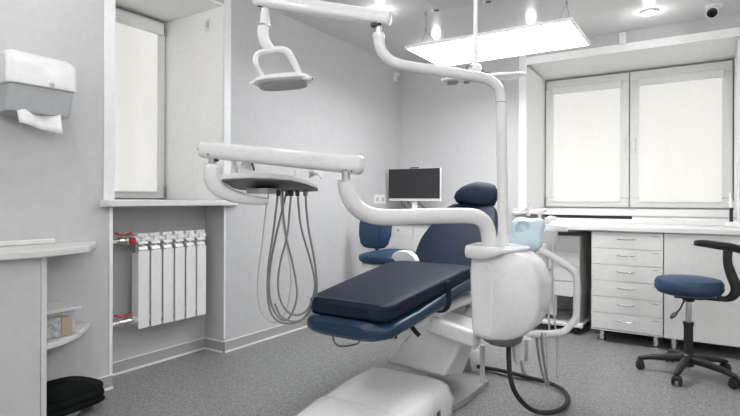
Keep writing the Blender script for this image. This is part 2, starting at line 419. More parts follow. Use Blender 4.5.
m_ = MB(); m_.prism(shelfpoly(.382), (0, 0, .026)); m_.build('shelf', 'lam', cab, bevel=.003)
m_ = MB(); m_.prism(shelfpoly(.0), (0, 0, .03)); m_.build('plinth_shelf', 'lam', cab, bevel=.003)
top = MB(); top.prism([(XL + .001, .2, .816), (-2.50, .2, .816), (-2.50, 1.26, .816), (-2.55, 1.42, .816), (-2.80, 1.60, .816), (XL + .001, 1.612, .816)], (0, 0, .032))
wt = tag(top.build('worktop', 'top', bevel=.005, seg=3), 'white worktop with chamfered end on the low grey cabinet by the left wall', 'worktop')
m_ = MB(); m_.box((XL + .001, .2, .8485), (XL + .022, 1.40, .875)); m_.build('upstand', 'top', wt, bevel=.008, seg=3)
# plastic box on the shelf
bx = thing('storage_box', 'clear lidded plastic box with packets on the open corner shelf', 'box', (-2.7, 1.33, .408))
def hb(p, q, z0, z1): return (min(p[0], q[0]), min(p[1], q[1]), z0), (max(p[0], q[0]), max(p[1], q[1]), z1)
B0, B1 = (-2.80, 1.245), (-2.615, 1.415)
for lo_, hi_ in ((( B0[0], B0[1], .4085), (B1[0], B1[1], .413)),): m_ = MB().box(lo_, hi_)
m_.box((B1[0] - .004, B0[1], .413), (B1[0], 1.385, .535)); m_.box((B0[0], B0[1], .413), (B0[0] + .004, B1[1], .535)); m_.box((B0[0], B0[1], .413), (B1[0], B0[1] + .004, .535)); m_.box((B0[0], 1.385, .413), (B1[0], 1.389, .535))
m_.build('tub', 'clear', bx)
m_ = MB(); m_.box((-2.82, 1.235, .5352), (-2.595, 1.405, .552)); m_.build('lid', 'frost', bx, bevel=.003)
tag(MB().box(*hb((-2.625, 1.252), (-2.72, 1.325), .4135, .505)).build('packet', 'packet', bevel=.002), 'grey printed packet inside the clear plastic box', 'packet')
tag(MB().box(*hb((-2.625, 1.33), (-2.72, 1.38), .4135, .50)).build('packet', 'cardboard', bevel=.002), 'brown carton inside the clear plastic box', 'packet')
# black cloth
ck = MB(); rings = []
NY = 14
def cloth_outline(s, z):
    pts = []
    for k in range(36):
        a = 2 * PI * k / 36
        x = sp(math.cos(a), 3.2) * .125 * s; y = sp(math.sin(a), 3) * .155 * s
        wob = .010 * math.sin(3 * a + z * 70) + .006 * math.sin(7 * a + z * 130)
        pts.append(V((-2.69 + x * (1 + wob), 1.395 + y * (1 + wob), .03 + (z - .03) * .82 + .008 * math.sin(2 * a + 1))))
    return pts
for z, s in ((.034, .93), (.045, 1.0), (.062, 1.03), (.072, .99), (.078, .96), (.086, 1.0), (.108, 1.02), (.124, .97), (.130, .95), (.137, .98), (.158, .96), (.176, .86), (.186, .68), (.192, .42), (.193, .12)):
    rings.append(cloth_outline(s, z))
ck.loft(rings)
tag(ck.build('folded_cloth', 'cloth', sub=1), 'folded black cloth lying in the bottom of the corner shelf', 'cloth')

# small wall fittings
def plate(name, lab, cat, c, nrm, w_, h_, d, extra=None, m='plastic'):
    c, nrm = V(c), V(nrm); u = Z3.cross(nrm).normalized()
    t = thing(name, lab, cat, c)
    MB().prism([c + u * a * w_ / 2 + Z3 * b * h_ / 2 for a, b in ((-1, -1), (1, -1), (1, 1), (-1, 1))], nrm * d).build('housing', m, t, bevel=min(.006, d / 3))
    if extra: extra(t, c + nrm * d, u, nrm)
    return t
def rocker(t, c, u, nrm):
    MB().prism([c + u * a * .012 + Z3 * b * .022 for a, b in ((-1, -1), (1, -1), (1, 1), (-1, 1))], nrm * .004).build('rocker', 'smoke', t, bevel=.001)
plate('wall_switch', 'small white switch box high on the reveal beside the narrow window', 'switch', on(209, 25, 1, 2.5325), (0, -1, 0), .055, .085, .012, rocker)
def sockets(t, c, u, nrm):
    for s in (-1, 1):
        MB().cyl(c + u * s * .055, c + u * s * .055 + nrm * .003, .022, n=20).build('socket', 'smoke', t)
plate('power_outlet', 'white double power outlet on the wall left of the monitor', 'outlet', (XL, 4.62, 1.085), (1, 0, 0), .22, .095, .012, sockets)
plate('motion_sensor', 'small white motion sensor high in the left wall corner', 'sensor', (XL, 4.93, 2.405), (1, 0, 0), .06, .10, .04, lambda t, c, u, n_: MB().prism([c + u * a * .022 + Z3 * (b * .025 - .015) for a, b in ((-1, -1), (1, -1), (1, 1), (-1, 1))], n_ * .004).build('lens', 'smoke', t, bevel=.001))
plate('thermostat', 'white box on the wall strip above the wide window', 'sensor', (-.615, YB, 2.497), (0, -1, 0), .055, .105, .03, lambda t, c, u, n_: MB().cyl(c + Z3 * .03, c + Z3 * .03 + n_ * .002, .006).build('indicator', 'smoke', t))
# security camera
sc_ = thing('security_camera', 'white security camera with black lens on the ceiling above the window', 'camera', (.04, 4.72, ZC))
m_ = MB(); m_.lathe([(0, 0), (.06, 0), (.06, -.012), (.045, -.022), (0, -.022)], (.05, 4.74, ZC)); m_.build('mount', 'plastic', sc_)
m_ = MB(); m_.cyl((.05, 4.74, ZC - .02), (.04, 4.72, ZC - .05), .018); m_.build('joint', 'plastic', sc_)
d_ = V((-.10, -.9, -.42)).normalized(); c0 = V((.04, 4.72, ZC - .055))
m_ = MB(); m_.lathe([(0, -.045), (.03, -.045), (.042, -.02), (.042, .03), (.038, .036), (0, .036)], c0, axis=d_); m_.build('body', 'plastic', sc_, bevel=.003)
m_ = MB(); m_.lathe([(0, .0365), (.036, .0365), (.033, .046), (.018, .05), (.015, .043), (0, .043)], c0, axis=d_); m_.build('lens', 'glasslens', sc_)

# ------------------------------------------------------------------ ceiling: blue patch, spots, LED panel
o = struct(MB().prism([(-1.75, 1.9, ZC - .004), (-.55, 1.9, ZC - .004), (-.55, 3.86, ZC - .004), (-1.75, 3.72, ZC - .004)], (0, 0, .0035)).build('trim_5', 'print'))  # flat blue patch fading into the ceiling colour
def spot_or_fill(loc, power):
    l = bpy.data.lights.new('spot_or_fill_glow', 'POINT'); l.energy = power; l.shadow_soft_size = .04; l.color = (1, .985, .96)
    ob = bpy.data.objects.new('spot_or_fill_glow', l); C.objects.link(ob); ob.location = loc
SP = [(-.375, 4.62, 'round ceiling spotlight above the wide window, right of the hanging panel'),
      (-1.28, 4.57, 'ceiling spotlight half hidden behind the middle of the hanging panel'),
      (-2.16, 4.52, 'ceiling spotlight behind the left end of the hanging panel'),
      (-2.13, 3.46, 'ceiling spotlight just above the upper joint of the lamp arm'),
      ]
first = None
for x, y, lab in SP:
    if first is None:
        first = thing('ceiling_spotlight', lab, 'spotlight', (x, y, ZC), 'recessed ceiling spotlights')
        m_ = MB(); m_.lathe([(.062, 0), (.066, -.004), (.064, -.014), (.052, -.018), (.05, -.008), (.05, 0)], (x, y, ZC)); m_.build('ring', 'plastic', first)
        m_ = MB(); m_.lathe([(0, -.006), (.051, -.006), (.051, -.016), (.03, -.021), (0, -.022)], (x, y, ZC)); m_.build('lens', 'spot', first)
    else: dup(first, (x, y, ZC), lab)
    spot_or_fill((x, y, ZC - .10), .7)
for x, y in ((-1.28, 2.3), (-.4, 1.2), (.7, 3.3), (-2.2, 1.2)): spot_or_fill((x, y, ZC - .09), 5)  # unseen fill lights added to lift the walls, no fixtures
for x, y in ((.5, .2), (1.5, .9), (-.6, -.8), (1.2, -.9), (-1.9, -.6)): spot_or_fill((x, y, ZC - .09), 10)  # stronger added fill around and behind the camera, no fixtures
pz = 2.2
px0, px1, py0, py1 = -1.885, -.703, 3.41, 4.04
pan = thing('led_panel', 'large bright rectangular LED panel hanging on wires from the ceiling', 'ceiling light', (-1.3, 3.72, pz))
f = MB(); rect_frame(f, (px0, py0, pz), X3, Y3, Z3, px1 - px0, py1 - py0, .012, .02); f.box((px0 + .012, py0 + .012, pz + .012), (px1 - .012, py1 - .012, pz + .02))
f.build('frame', 'strip', pan)
MB().box((px0 + .0121, py0 + .0121, pz + .003), (px1 - .0121, py1 - .0121, pz + .0115)).build('diffuser', 'led', pan)
a = fl_ = V((-1.86, 3.706, ZC)); b = V((-.80, 3.72, ZC))
for q, xs in ((a, px0 + .1), (b, px1 - .1)):
    m_ = MB(); j = q + V((0, 0, -.14))
    m_.cyl(q, j, .003, n=8)
    for yy in (py0 + .06, py1 - .06): m_.cyl(j, (xs, yy, pz + .02), .002, n=8)
    m_.cyl(q, q - V((0, 0, .025)), .011); m_.cyl(j - V((0, 0, .01)), j + V((0, 0, .012)), .006, n=10)
    m_.build('suspension_wire', 'midgrey', pan)
for x, y, lab in ((on(437, 9, 2, ZC).x, on(437, 9, 2, ZC).y, 'small ceiling hook left of the hanging pole above the panel'), (on(489, .5, 2, ZC).x, on(489, .5, 2, ZC).y, 'small ceiling hook at the top edge right of the hanging pole')):
    t = thing('ceiling_hook', lab, 'hook', (x, y, ZC))
    m_ = MB(); m_.lathe([(0, 0), (.022, 0), (.018, -.007), (0, -.008)], (x - .035, y, ZC)); m_.build('base', 'plastic', t)
    m_ = MB(); m_.cyl((x - .028, y, ZC - .006), (x + .014, y, ZC - .014), .0075); m_.build('stub', 'dkgrey', t)
# ceiling pole with a flat examination lamp
dp = 3.15
pb_, pt_ = at(475.5, 64, dp), at(475.5, 10, dp)
cl = thing('ceiling_lamp', 'flat white lamp on a thin white pole hanging in front of the bright panel', 'lamp', (pb_.x, pb_.y, ZC))
m_ = MB(); m_.cyl(pb_, (pb_.x, pb_.y, ZC - .0045), .0135); m_.lathe([(0, 0), (.05, 0), (.045, -.02), (.02, -.035), (0, -.035)], (pb_.x, pb_.y, ZC - .0045)); m_.build('pole', 'shell', cl)
hubc = at(475.5, 68, dp)
m_ = MB(); m_.lathe([(0, .03), (.014, .03), (.032, .015), (.036, -.01), (.025, -.03), (0, -.03)], hubc); m_.build('hub', 'plastic', cl)
m_ = MB(); m_.tube([at(471, 66, dp - .02), at(468, 66, dp - .03), at(466, 70, dp)], .006, n=8); m_.build('hinge_lever', 'dkgrey', cl); m_ = MB(); m_.tube([at(482, 70, dp), at(486, 73, dp), at(492, 72, dp - .03)], .006, n=8); m_.build('hinge_lever', 'dkgrey', cl)
pa_, pc_ = at(441, 80.5, dp + .05), at(525, 75, dp + .05)
ax_ = (pc_ - pa_); u_ = ax_.normalized(); v_ = (Z3 - u_ * u_.z).normalized(); n_ = u_.cross(v_)
n_ = (n_ + v_ * -.09).normalized(); v_ = n_.cross(u_)
cc = (pa_ + pc_) / 2
st = []
for t, wd in ((-.5, .02), (-.47, .06), (-.38, .10), (0, .12), (.38, .10), (.47, .06), (.5, .02)):
    st.append((cc + u_ * ax_.length * t, n_, v_, wd, .012 if abs(t) < .45 else .008))
m_ = MB(); m_.sections(st, e=5); m_.build('lamp_head', 'plastic', cl)
for t, wd in ((-.36, .028), (-.18, .014)):
    c_ = cc + u_ * ax_.length * t - v_ * .0125 - n_ * .02
    m_ = MB(); m_.prism([c_ + u_ * a * wd + n_ * b * .035 for a, b in ((-1, -1), (1, -1), (1, 1), (-1, 1))], v_ * -.012); m_.build('lamp_module', 'midgrey', cl)
m_ = MB(); m_.cyl(hubc - Z3 * .02, V((hubc.x, hubc.y, 0)) + Z3 * (cc + u_ * ((hubc - cc).dot(u_))).z, .016); m_.build('swivel', 'plastic', cl)

# ------------------------------------------------------------------ worktop run along the back wall
YC = 4.32
m_ = MB(); m_.box((-1.25, YC - .02, .847), (1.3, YB - .10, .886))
wt2 = tag(m_.build('worktop', 'top', bevel=.006, seg=3), 'long white worktop under the wide window', 'worktop')
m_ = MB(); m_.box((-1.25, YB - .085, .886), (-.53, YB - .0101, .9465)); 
struct(m_.build('sill_gap_shade', 'black'))  # solid black strip filling the gap, painted as the shade under the sill
m_ = MB(); m_.box((-.529, YB - .085, .886), (1.2, YB - .0101, .9465)); struct(m_.build('trim_7', 'white_wall'))  # pale filler added to lighten this part of the shaded gap
m_ = MB(); m_.box((-1.25, YB - .13, .8862), (1.3, YB - .1002, .921)); m_.build('upstand', 'top', wt2, bevel=.003)
def feet(parent, xs, ys, h):
    for x in xs:
        for y in ys:
            m_ = MB(); m_.cyl((x, y, .012), (x, y, h), .019, n=16); m_.lathe([(0, 0), (.027, 0), (.027, .008), (.019, .014), (0, .014)], (x, y, 0), n=16); m_.build('foot', 'chrome', parent)
def bow(mb, c, half, out=(0, -1, 0)):
    c, o_ = V(c), V(out)
    mb.tube([c - X3 * half, c - X3 * half * .9 + o_ * .016, c - X3 * half * .5 + o_ * .024 - Z3 * .003, c + o_ * .026 - Z3 * .004, c + X3 * half * .5 + o_ * .024 - Z3 * .003, c + X3 * half * .9 + o_ * .016, c + X3 * half], .0045, n=8, smooth=4)
dr = thing('drawer_cabinet', 'white six drawer cabinet with bow handles under the worktop', 'cabinet', (-.5, 4.6, 0))
x0, x1 = -.742, -.256
m_ = MB(); m_.box((x0, YC + .018, .092), (x1, YB - .12, .8465)); m_.box((x0, YC, .092), (x1, YC + .018, .1)); m_.build('body', 'lam', dr)
zz = [.104 + k * (.84 - .104) / 6 for k in range(7)]
for k in range(6):
    m_ = MB(); m_.box((x0 + .002, YC, zz[k] + .0015), (x1 - .002, YC + .0178, zz[k + 1] - .0015)); d_o = m_.build('drawer', 'lam', dr, bevel=.0012)
    m_ = MB(); bow(m_, (-.50, YC, zz[k + 1] - .048), .062); m_.build('handle', 'chrome', d_o)
    m_ = MB(); m_.box((-.325, YC - .001, zz[k + 1] - .026), (-.285, YC, zz[k + 1] - .021)); m_.build('label_slot', 'midgrey', d_o)
feet(dr, (x0 + .07, x1 - .05), (YC + .06, 4.85), .092)
dc = thing('door_cabinet', 'white cabinet with one wide door behind the blue round stool', 'cabinet', (.05, 4.6, 0))
x0, x1 = -.252, .36
m_ = MB(); m_.box((x0, YC + .018, .092), (x1, YB - .12, .8465)); m_.build('body', 'lam', dc)
m_ = MB(); m_.box((x0 + .002, YC, .092), (x1 - .002, YC + .0178, .842)); d_o = m_.build('door', 'lam', dc, bevel=.0015)
m_ = MB(); bow(m_, (-.02, YC, .775), .062); m_.build('handle', 'chrome', d_o)
feet(dc, (x0 + .06, x1 - .06), (YC + .06, 4.85), .092)
# mobile pedestal under the worktop
pd = thing('drawer_trolley', 'white drawer trolley on castors in the gap under the worktop', 'trolley', (-1.06, 4.7, 0))
xa, xb, yf = -1.24, -.845, 4.42
m_ = MB(); m_.box((xa, yf + .018, .30), (xb, 4.93, .795)); m_.build('body', 'lam', pd)
zz = [.302 + k * .123 for k in range(5)]
for k in range(4):
    m_ = MB(); m_.box((xa + .002, yf, zz[k] + .002), (xb - .002, yf + .0178, zz[k + 1] - .002)); d_o = m_.build('drawer', 'lam', pd, bevel=.0015)
    m_ = MB(); m_.lathe([(0, 0), (.006, 0), (.006, .01), (.012, .016), (.01, .022), (0, .023)], (-1.07, yf, (zz[k] + zz[k + 1]) / 2 + .025), axis=(0, -1, 0), n=16); m_.build('knob', 'chrome', d_o)
for x in (xa + .01, xb - .03): MB().box((x, yf + .06, .085), (x + .02, 4.92, .30)).build('lower_frame', 'greylam', pd)
m_ = MB(); m_.box((xa + .0305, yf + .1, .12), (xb - .20, yf + .12, .298)); m_.build('lower_panel', 'lam', pd)
m_ = MB(); m_.box((xa - .03, yf + .0, .06), (xb + .02, 4.95, .085)); m_.build('base_plate', 'lam', pd, bevel=.003)
for x in (xa + .02, xb - .03):
    for y in (yf + .05, 4.90):
        m_ = MB(); m_.cyl((x - .012, y, .028), (x + .012, y, .028), .028, n=20); m_.cyl((x, y, .03), (x, y, .06), .008, n=10); m_.build('castor', 'rubber', pd)
# corner drawer cabinet with computer
cc_ = thing('drawer_cabinet', 'white corner cabinet of small drawers below the monitor', 'cabinet', (-2.39, 4.78, 0))
m_ = MB(); m_.box((-2.835, 4.518, .092), (-1.95, YB - .012, .8465)); m_.build('body', 'lam', cc_)
for c in range(2):
    for k in range(6):
        z0 = .10 + k * .1235; xa = -2.833 + c * .4435
        m_ = MB(); m_.box((xa, 4.5, z0 + .0015), (xa + .44, 4.5178, z0 + .122)); d_o = m_.build('drawer', 'lam', cc_, bevel=.0012)
        m_ = MB(); m_.lathe([(0, 0), (.006, 0), (.006, .012), (.014, .018), (.012, .025), (0, .026)], (xa + .29, 4.5, z0 + .062), axis=(0, -1, 0), n=16); m_.build('knob', 'chrome', d_o)
feet(cc_, (-2.78, -2.0), (4.56, 4.98), .092)
tag(MB().box((-2.838, 4.48, .847), (-1.93, YB - .0095, .886)).build('worktop', 'top', bevel=.005), 'short white worktop carrying the monitor in the far corner', 'worktop')
ym = 4.70
p0, p1 = on(388.5, 169.5, 1, ym), on(440, 201, 1, ym)
mo = thing('monitor', 'flat dark monitor with white chin on the far corner cabinet', 'monitor', ((p0.x + p1.x) / 2, ym, .887))
xl_, xr_, zt_, zb_ = p0.x, p1.x, p0.z + .003, p1.z
m_ = MB(); m_.box((xl_, ym + .004, zb_), (xr_, ym + .035, zt_)); m_.build('housing', 'plastic', mo, bevel=.004)
m_ = MB(); m_.box((xl_ + .004, ym, zb_ + .024), (xr_ - .004, ym + .0045, zt_ - .003)); m_.build('screen', 'screen', mo)
m_ = MB(); m_.box(((xl_ + xr_) / 2 - .05, ym + .006, zt_ - .002), ((xl_ + xr_) / 2 + .05, ym + .03, zt_ + .012)); m_.build('webcam', 'black', mo, bevel=.003)
m_ = MB(); xm = (xl_ + xr_) / 2 - .01; m_.box((xm - .03, ym + .035, .90), (xm + .03, ym + .055, zb_ + .1)); m_.box((xm - .11, ym - .05, .8865), (xm + .11, ym + .12, .898)); m_.build('stand', 'plastic', mo, bevel=.003)
m_ = MB()
for dx, sg in ((-.16, 1), (-.08, -1), (.05, 1)):
    m_.tube([(xm + dx, ym + .03, zb_ + .03), (xm + dx + .01, ym + .05, zb_ - .03), (xm + dx + .05, ym + .09, zb_ - .09), (xm + dx + .02 * sg, ym + .1, .9)], .004, n=8)
m_.build('cable', 'rubber', mo)

# desk lamp on the worktop at the right edge
lx, ly = .172, 4.72
dl = thing('desk_lamp', 'small white lamp with black grip standing at the right end of the worktop', 'lamp', (lx, ly, .8865))
m_ = MB(); m_.box((lx - .055, ly - .04, .8868), (lx + .055, ly + .04, .925)); m_.build('base', 'enamel', dl, bevel=.006)
m_ = MB(); m_.cyl((lx - .012, ly, .925), (lx - .012, ly, 1.03), .012); m_.build('grip', 'black', dl)
m_ = MB(); m_.cyl((lx - .012, ly, 1.03), (lx - .012, ly, 1.075), .016); m_.tube([(lx - .012, ly, 1.075), (lx - .015, ly, 1.10), (lx - .02, ly, 1.14)], [.012, .007], n=10); m_.build('nozzle', 'enamel', dl)
m_ = MB(); m_.tube([(lx + .03, ly, .92), (lx + .035, ly, 1.0), (lx + .032, ly, 1.08), (lx + .02, ly, 1.1)], .008, n=8); m_.tube([(lx + .045, ly, .92), (lx + .06, ly, 1.10), (lx + .03, ly, 1.20), (lx + .018, ly, 1.29), (lx + .03, ly, 1.37), (lx + .08, ly, 1.41), (lx + .16, ly, 1.40)], .007, n=8); m_.build('gooseneck', 'enamel', dl)

# ------------------------------------------------------------------ stools
def star_base(t, cx, cy, rot, R_=.285, zc=.10):
    for k in range(5):
        a = rot + k * 2 * PI / 5; d = V((math.cos(a), math.sin(a), 0)); q = V((-d.y, d.x, 0)); c = V((cx, cy, 0))
        st = []
        for s, w_, h_, z in ((.02, .024, .024, zc), (.10, .022, .022, zc - .003), (.20, .019, .017, zc - .014), (R_ - .005, .017, .013, zc - .027), (R_ + .015, .01, .008, zc - .03)):
            st.append((c + d * s + Z3 * z, q, Z3, w_, h_))
        m_ = MB(); m_.sections(st, n=16, e=3); m_.build('base_leg', 'black', t)
        e = c + d * R_ + q * 0
        m_ = MB(); m_.cyl(e + Z3 * .045, e + Z3 * .075, .007, n=10); m_.sections([(e + Z3 * .045 - q * .02, d, Z3, .022, .016), (e + Z3 * .045 + q * .02, d, Z3, .022, .016)], n=16, e=2); kc = m_.build('castor', 'black', t)
        for s in (-1, 1):
            m_ = MB(); m_.lathe([(0, 0), (.02, 0), (.026, .003), (.026, .012), (.02, .015), (0, .015)], e + q * s * .011 + Z3 * .026, axis=q * s, n=20); m_.build('wheel', 'rubber', kc)
    m_ = MB(); m_.lathe([(0, zc - .05), (.03, zc - .045), (.042, zc - .01), (.04, zc + .025), (.03, zc + .035), (0, zc + .035)], (cx, cy, 0)); m_.build('base_hub', 'black', t)
sx, sy = -.088, 3.80
st_ = thing('swivel_stool', 'round blue swivel stool with black curved armrest in front of the cabinets', 'stool', (sx, sy, 0))
star_base(st_, sx, sy, math.radians(187), .265)
m_ = MB(); m_.cyl((sx, sy, .12), (sx, sy, .325), .026); m_.lathe([(0, 0), (.03, 0), (.03, .02), (0, .02)], (sx, sy, .31)); m_.build('sleeve', 'black', st_)
m_ = MB(); m_.cyl((sx, sy, .325), (sx, sy, .49), .017); m_.build('gas_lift', 'chrome', st_)
m_ = MB(); m_.box((sx - .075, sy - .07, .48), (sx + .075, sy + .07, .498)); m_.lathe([(0, .0), (.032, 0), (.036, .025), (0, .025)], (sx, sy, .457)); m_.box((sx, sy - .03, .477), (sx + .2, sy + .03, .489)); m_.build('seat_plate', 'black', st_, bevel=.004)
m_ = MB(); m_.lathe([(0, 0), (.13, .0), (.168, .012), (.186, .037), (.186, .078), (.174, .097), (.14, .105), (0, .110)], (sx, sy, .4985), n=48); m_.build('seat', 'blue', st_)
m_ = MB(); m_.lathe([(.18, 0), (.1875, .002), (.1885, .006), (.1875, .010), (.18, .012)], (sx, sy, .539), n=48); m_.bm.faces.ensure_lookup_table(); m_.build('seat_piping', 'blue', st_)
lv = [on(685, 300, 1, sy - .06), on(683, 303, 1, sy - .1), on(680, 309, 1, sy - .12), on(677, 312, 1, sy - .13)]
m_ = MB(); m_.tube([(sx - .03, sy - .05, .483)] + lv, .005, n=8); lvo = m_.build('lever', 'black', st_)
m_ = MB(); m_.tube([lv[-1], on(674.5, 314.5, 1, sy - .14), on(671, 318, 1, sy - .15)], [.008, .016, .018, .012], flat=(1, .5)); m_.build('paddle', 'black', lvo)
yy = sy
P_ = [on(718, 298, 1, yy), on(726, 299, 1, yy), on(733, 296, 1, yy), on(736, 288, 1, yy), on(731, 274, 1, yy), on(727.5, 262, 1, yy), on(728, 248, 1, yy)]
m_ = MB(); m_.tube(P_, [.014, .018, .025, .028, .028, .024, .025], flat=(1, 1)); m_.build('backrest_stem', 'black', st_)
P_ = [on(696, 243, 1, yy - .22), on(705, 243.5, 1, yy - .16), on(718, 245.5, 1, yy - .07), on(730, 247, 1, yy), on(741, 250, 1, yy + .06), on(745, 252, 1, yy + .16), on(742, 251, 1, yy + .26)]
m_ = MB(); m_.tube(P_, [.018, .024, .027, .028, .026, .024, .018], n=16, flat=(.8, .9)); m_.build('torso_rest', 'black', st_)

# doctor's blue stool with backrest
bx_, by_ = -2.215, 3.75
bs = thing('swivel_stool', 'blue swivel stool with upholstered backrest behind the dental chair', 'stool', (bx_, by_, 0))
star_base(bs, bx_, by_, math.radians(20))
m_ = MB(); m_.cyl((bx_, by_, .12), (bx_, by_, .33), .026); m_.build('sleeve', 'black', bs)
m_ = MB(); m_.cyl((bx_, by_, .33), (bx_, by_, .53), .016); m_.build('gas_lift', 'chrome', bs)
m_ = MB(); m_.sections([((bx_, by_ - .19, .545), X3, Z3, .13, .012), ((bx_, by_ - .17, .545), X3, Z3, .17, .02), ((bx_, by_ + .16, .545), X3, Z3, .17, .02), ((bx_, by_ + .18, .545), X3, Z3, .13, .012)], e=5); m_.build('seat_shell', 'plastic', bs)
st = []
for s, w_, h_, zc in ((-.235, .10, .022, .595), (-.22, .15, .036, .597), (-.18, .185, .043, .60), (-.06, .198, .045, .602), (.08, .198, .046, .604), (.17, .18, .045, .606), (.21, .16, .036, .608), (.225, .09, .02, .608)):
    st.append(((bx_, by_ + s, zc + .005), X3, Z3, w_, h_))
m_ = MB(); m_.sections(st, e=3.2); m_.build('seat', 'blue', bs)
bc = V((on(375, 235, 1, 4.0).x, 4.0, .79)); upb = V((0, .12, .99)).normalized(); 
st = []
for s, w_, h_ in ((-.15, .07, .015), (-.14, .11, .026), (-.11, .142, .034), (-.03, .165, .038), (.06, .17, .038), (.13, .155, .034), (.165, .12, .026), (.178, .07, .013)):
    st.append((bc + upb * s, X3, V((0, 1, -.12)).normalized(), w_, h_))
m_ = MB(); m_.sections(st, e=3.2); bk = m_.build('backrest', 'blue', bs)
m_ = MB(); m_.tube([bc + upb * t + V((.07, -.037 - .0 * abs(t), 0)) for t in (-.11, -.03, .06, .12)], .003, n=8); m_.build('seam', 'navy', bk)
m_ = MB(); m_.tube([(bx_, by_ + .12, .53), (bx_, by_ + .24, .54), (bc.x, bc.y + .06, .60), (bc.x, bc.y + .055, .80)], .016, flat=(1.3, .6)); m_.build('backrest_stem', 'black', bs)

# ------------------------------------------------------------------ dental chair
ch = thing('dental_chair', 'dental chair with navy cushion over blue upholstery and white base', 'dental chair', (-1.35, 2.4, 0))
def cush(mb, st, e=4.5, n=36): return mb.sections(st, n=n, e=e)
def axx(y): return -1.44 + (y - 2.05) * .045                # chair axis in plan
def zpad(y): return .600 + max(0, min(1, (y - 2.05) / .75)) ** .9 * .095
def stations(y0, y1, wf, ws, half, zoff, rnd, n=18):
    st = []
    for i in range(n + 1):
        t = i / n; y = y0 + (y1 - y0) * t
        w_ = wf + (ws - wf) * min(1, t * 1.15)
        da, db = y - y0, y1 - y
        k = min(1, max(.0, da / rnd)); kb = min(1, max(0, db / rnd))
        w_ -= rnd * .8 * (1 - math.sqrt(1 - (1 - k) ** 2)) + rnd * .5 * (1 - math.sqrt(1 - (1 - kb) ** 2))
        h_ = half * (.55 + .45 * min(1, da / .015)) * (.55 + .45 * min(1, db / .015))
        st.append((V((axx(y), y, zpad(y) + zoff)), X3, Z3, w_, h_))
    return st
def refine(y0, y1, n): return n
# navy overlay pad
m_ = MB(); cush(m_, [s for s in stations(2.005, 2.93, .235, .272, .042, -.042, .09, 40)], e=7); pad = m_.build('seat_pad', 'navy', ch)
m_ = MB(); cush(m_, [(c + Z3 * .026 * max(0, min(1, (c.y - 2.3) / .5)), r, u, w_, h_ * (1 + .3 * max(0, min(1, (c.y - 2.3) / .5)))) for c, r, u, w_, h_ in stations(1.985, 3.02, .25, .29, .046, -.128, .12, 40)], e=3.4); m_.build('seat_upholstery', 'blueup', ch)
m_ = MB(); cush(m_, stations(2.35, 3.05, .20, .245, .045, -.205, .12, 20), e=3); m_.build('seat_shell', 'shell', ch)
# pad strap with a loose black end
ys = 2.56
rx = axx(ys) + .262
m_ = MB(); pts = [(rx - .006, ys, zpad(ys) - .012), (rx + .008, ys - .005, zpad(ys) - .03), (rx + .012, ys - .008, zpad(ys) - .08), (rx + .012, ys - .01, zpad(ys) - .14), (rx - .02, ys - .01, zpad(ys) - .18), (rx - .1, ys - .01, zpad(ys) - .19)]
m_.tube(pts, .02, flat=(1, .12, 4), up=(0, 0, 1), n=12, roundcap=False); m_.build('strap', 'navy', pad)
e0 = V((rx - .05, ys - .16, zpad(ys) - .17))
m_ = MB(); m_.tube([at(406.5, 323, 2.62), at(411, 326, 2.6), at(415, 331, 2.58), at(419.5, 336, 2.57)], .012, flat=(1, .14, 4), n=12, up=(-.4, -.8, .3), roundcap=False); m_.build('strap_end', 'rubber', pad)
# wire stirrup below the foot end
m_ = MB(); m_.tube([at(333, 333, 2.6), at(333.5, 340, 2.57), at(338, 345.5, 2.55), at(346, 346, 2.55), at(358, 343, 2.58), at(362, 335, 2.64)], .0045, n=8); m_.build('hand_loop', 'dkgrey', ch)
# backrest
bb, bt = V((-1.40, 3.02, .60)), V((-1.365, 3.47, 1.045))
bu = (bt - bb).normalized(); bn = X3.cross(bu).normalized()
L_ = (bt - bb).length
st = []
for i in range(25):
    t = i / 24
    w_ = .215 + .045 * math.sin(min(1, t / .45) * PI / 2) if t < .45 else .26 - .095 * ((t - .45) / .55) ** 1.4
    k = min(1, (1 - t) / .12); w_ -= .08 * (1 - math.sqrt(1 - (1 - k) ** 2))
    h_ = .045 * (.4 + .6 * min(1, (1 - t) / .05)) * (.5 + .5 * min(1, t / .05))
    st.append((bb + bu * L_ * t + V((0, 0, 0)), X3, bn, w_, h_))
m_ = MB(); cush(m_, st, e=4); m_.build('backrest', 'navy', ch)
st2 = [(c + bn * -.05, r, u, w_ * .93, h_ * .9) for c, r, u, w_, h_ in st]
m_ = MB(); cush(m_, st2, e=3); m_.build('back_shell', 'shell', ch)
# headrest
hc = at(477, 193.5, 3.63); hu = V((.10, .42, .90)).normalized(); hr = V((.985, .08, -.15)).normalized(); hn = hr.cross(hu).normalized(); hu = hn.cross(hr)
st = []
for t, w_, h_, o_ in ((-.095, .085, .022, -.01), (-.085, .12, .036, -.01), (-.06, .145, .044, -.006), (-.02, .148, .047, .0), (.02, .132, .047, .012), (.05, .105, .043, .026), (.075, .075, .03, .036), (.085, .045, .014, .04)):
    st.append((hc + hu * t + hr * o_, hr, hn, w_, h_))
m_ = MB(); cush(m_, st, e=3); m_.build('headrest', 'navy', ch)
m_ = MB(); m_.tube([hc - hu * .05 - hn * -.03, bt - bn * .02 + Z3 * -.02, bt - bu * .2 - bn * .03], .02, flat=(1.8, .5)); m_.build('headrest_bar', 'steel', ch)
# left armrest
m_ = MB(); m_.prism([on(x, y, 1, 2.95) for x, y in ((390.5, 257), (393, 253.3), (397.5, 251), (403, 250.4), (408, 252), (412.5, 256), (415, 261), (414, 268), (406, 268), (397, 264))], (0, .07, 0)); m_.build('armrest', 'shell', ch, bevel=.012, seg=4)
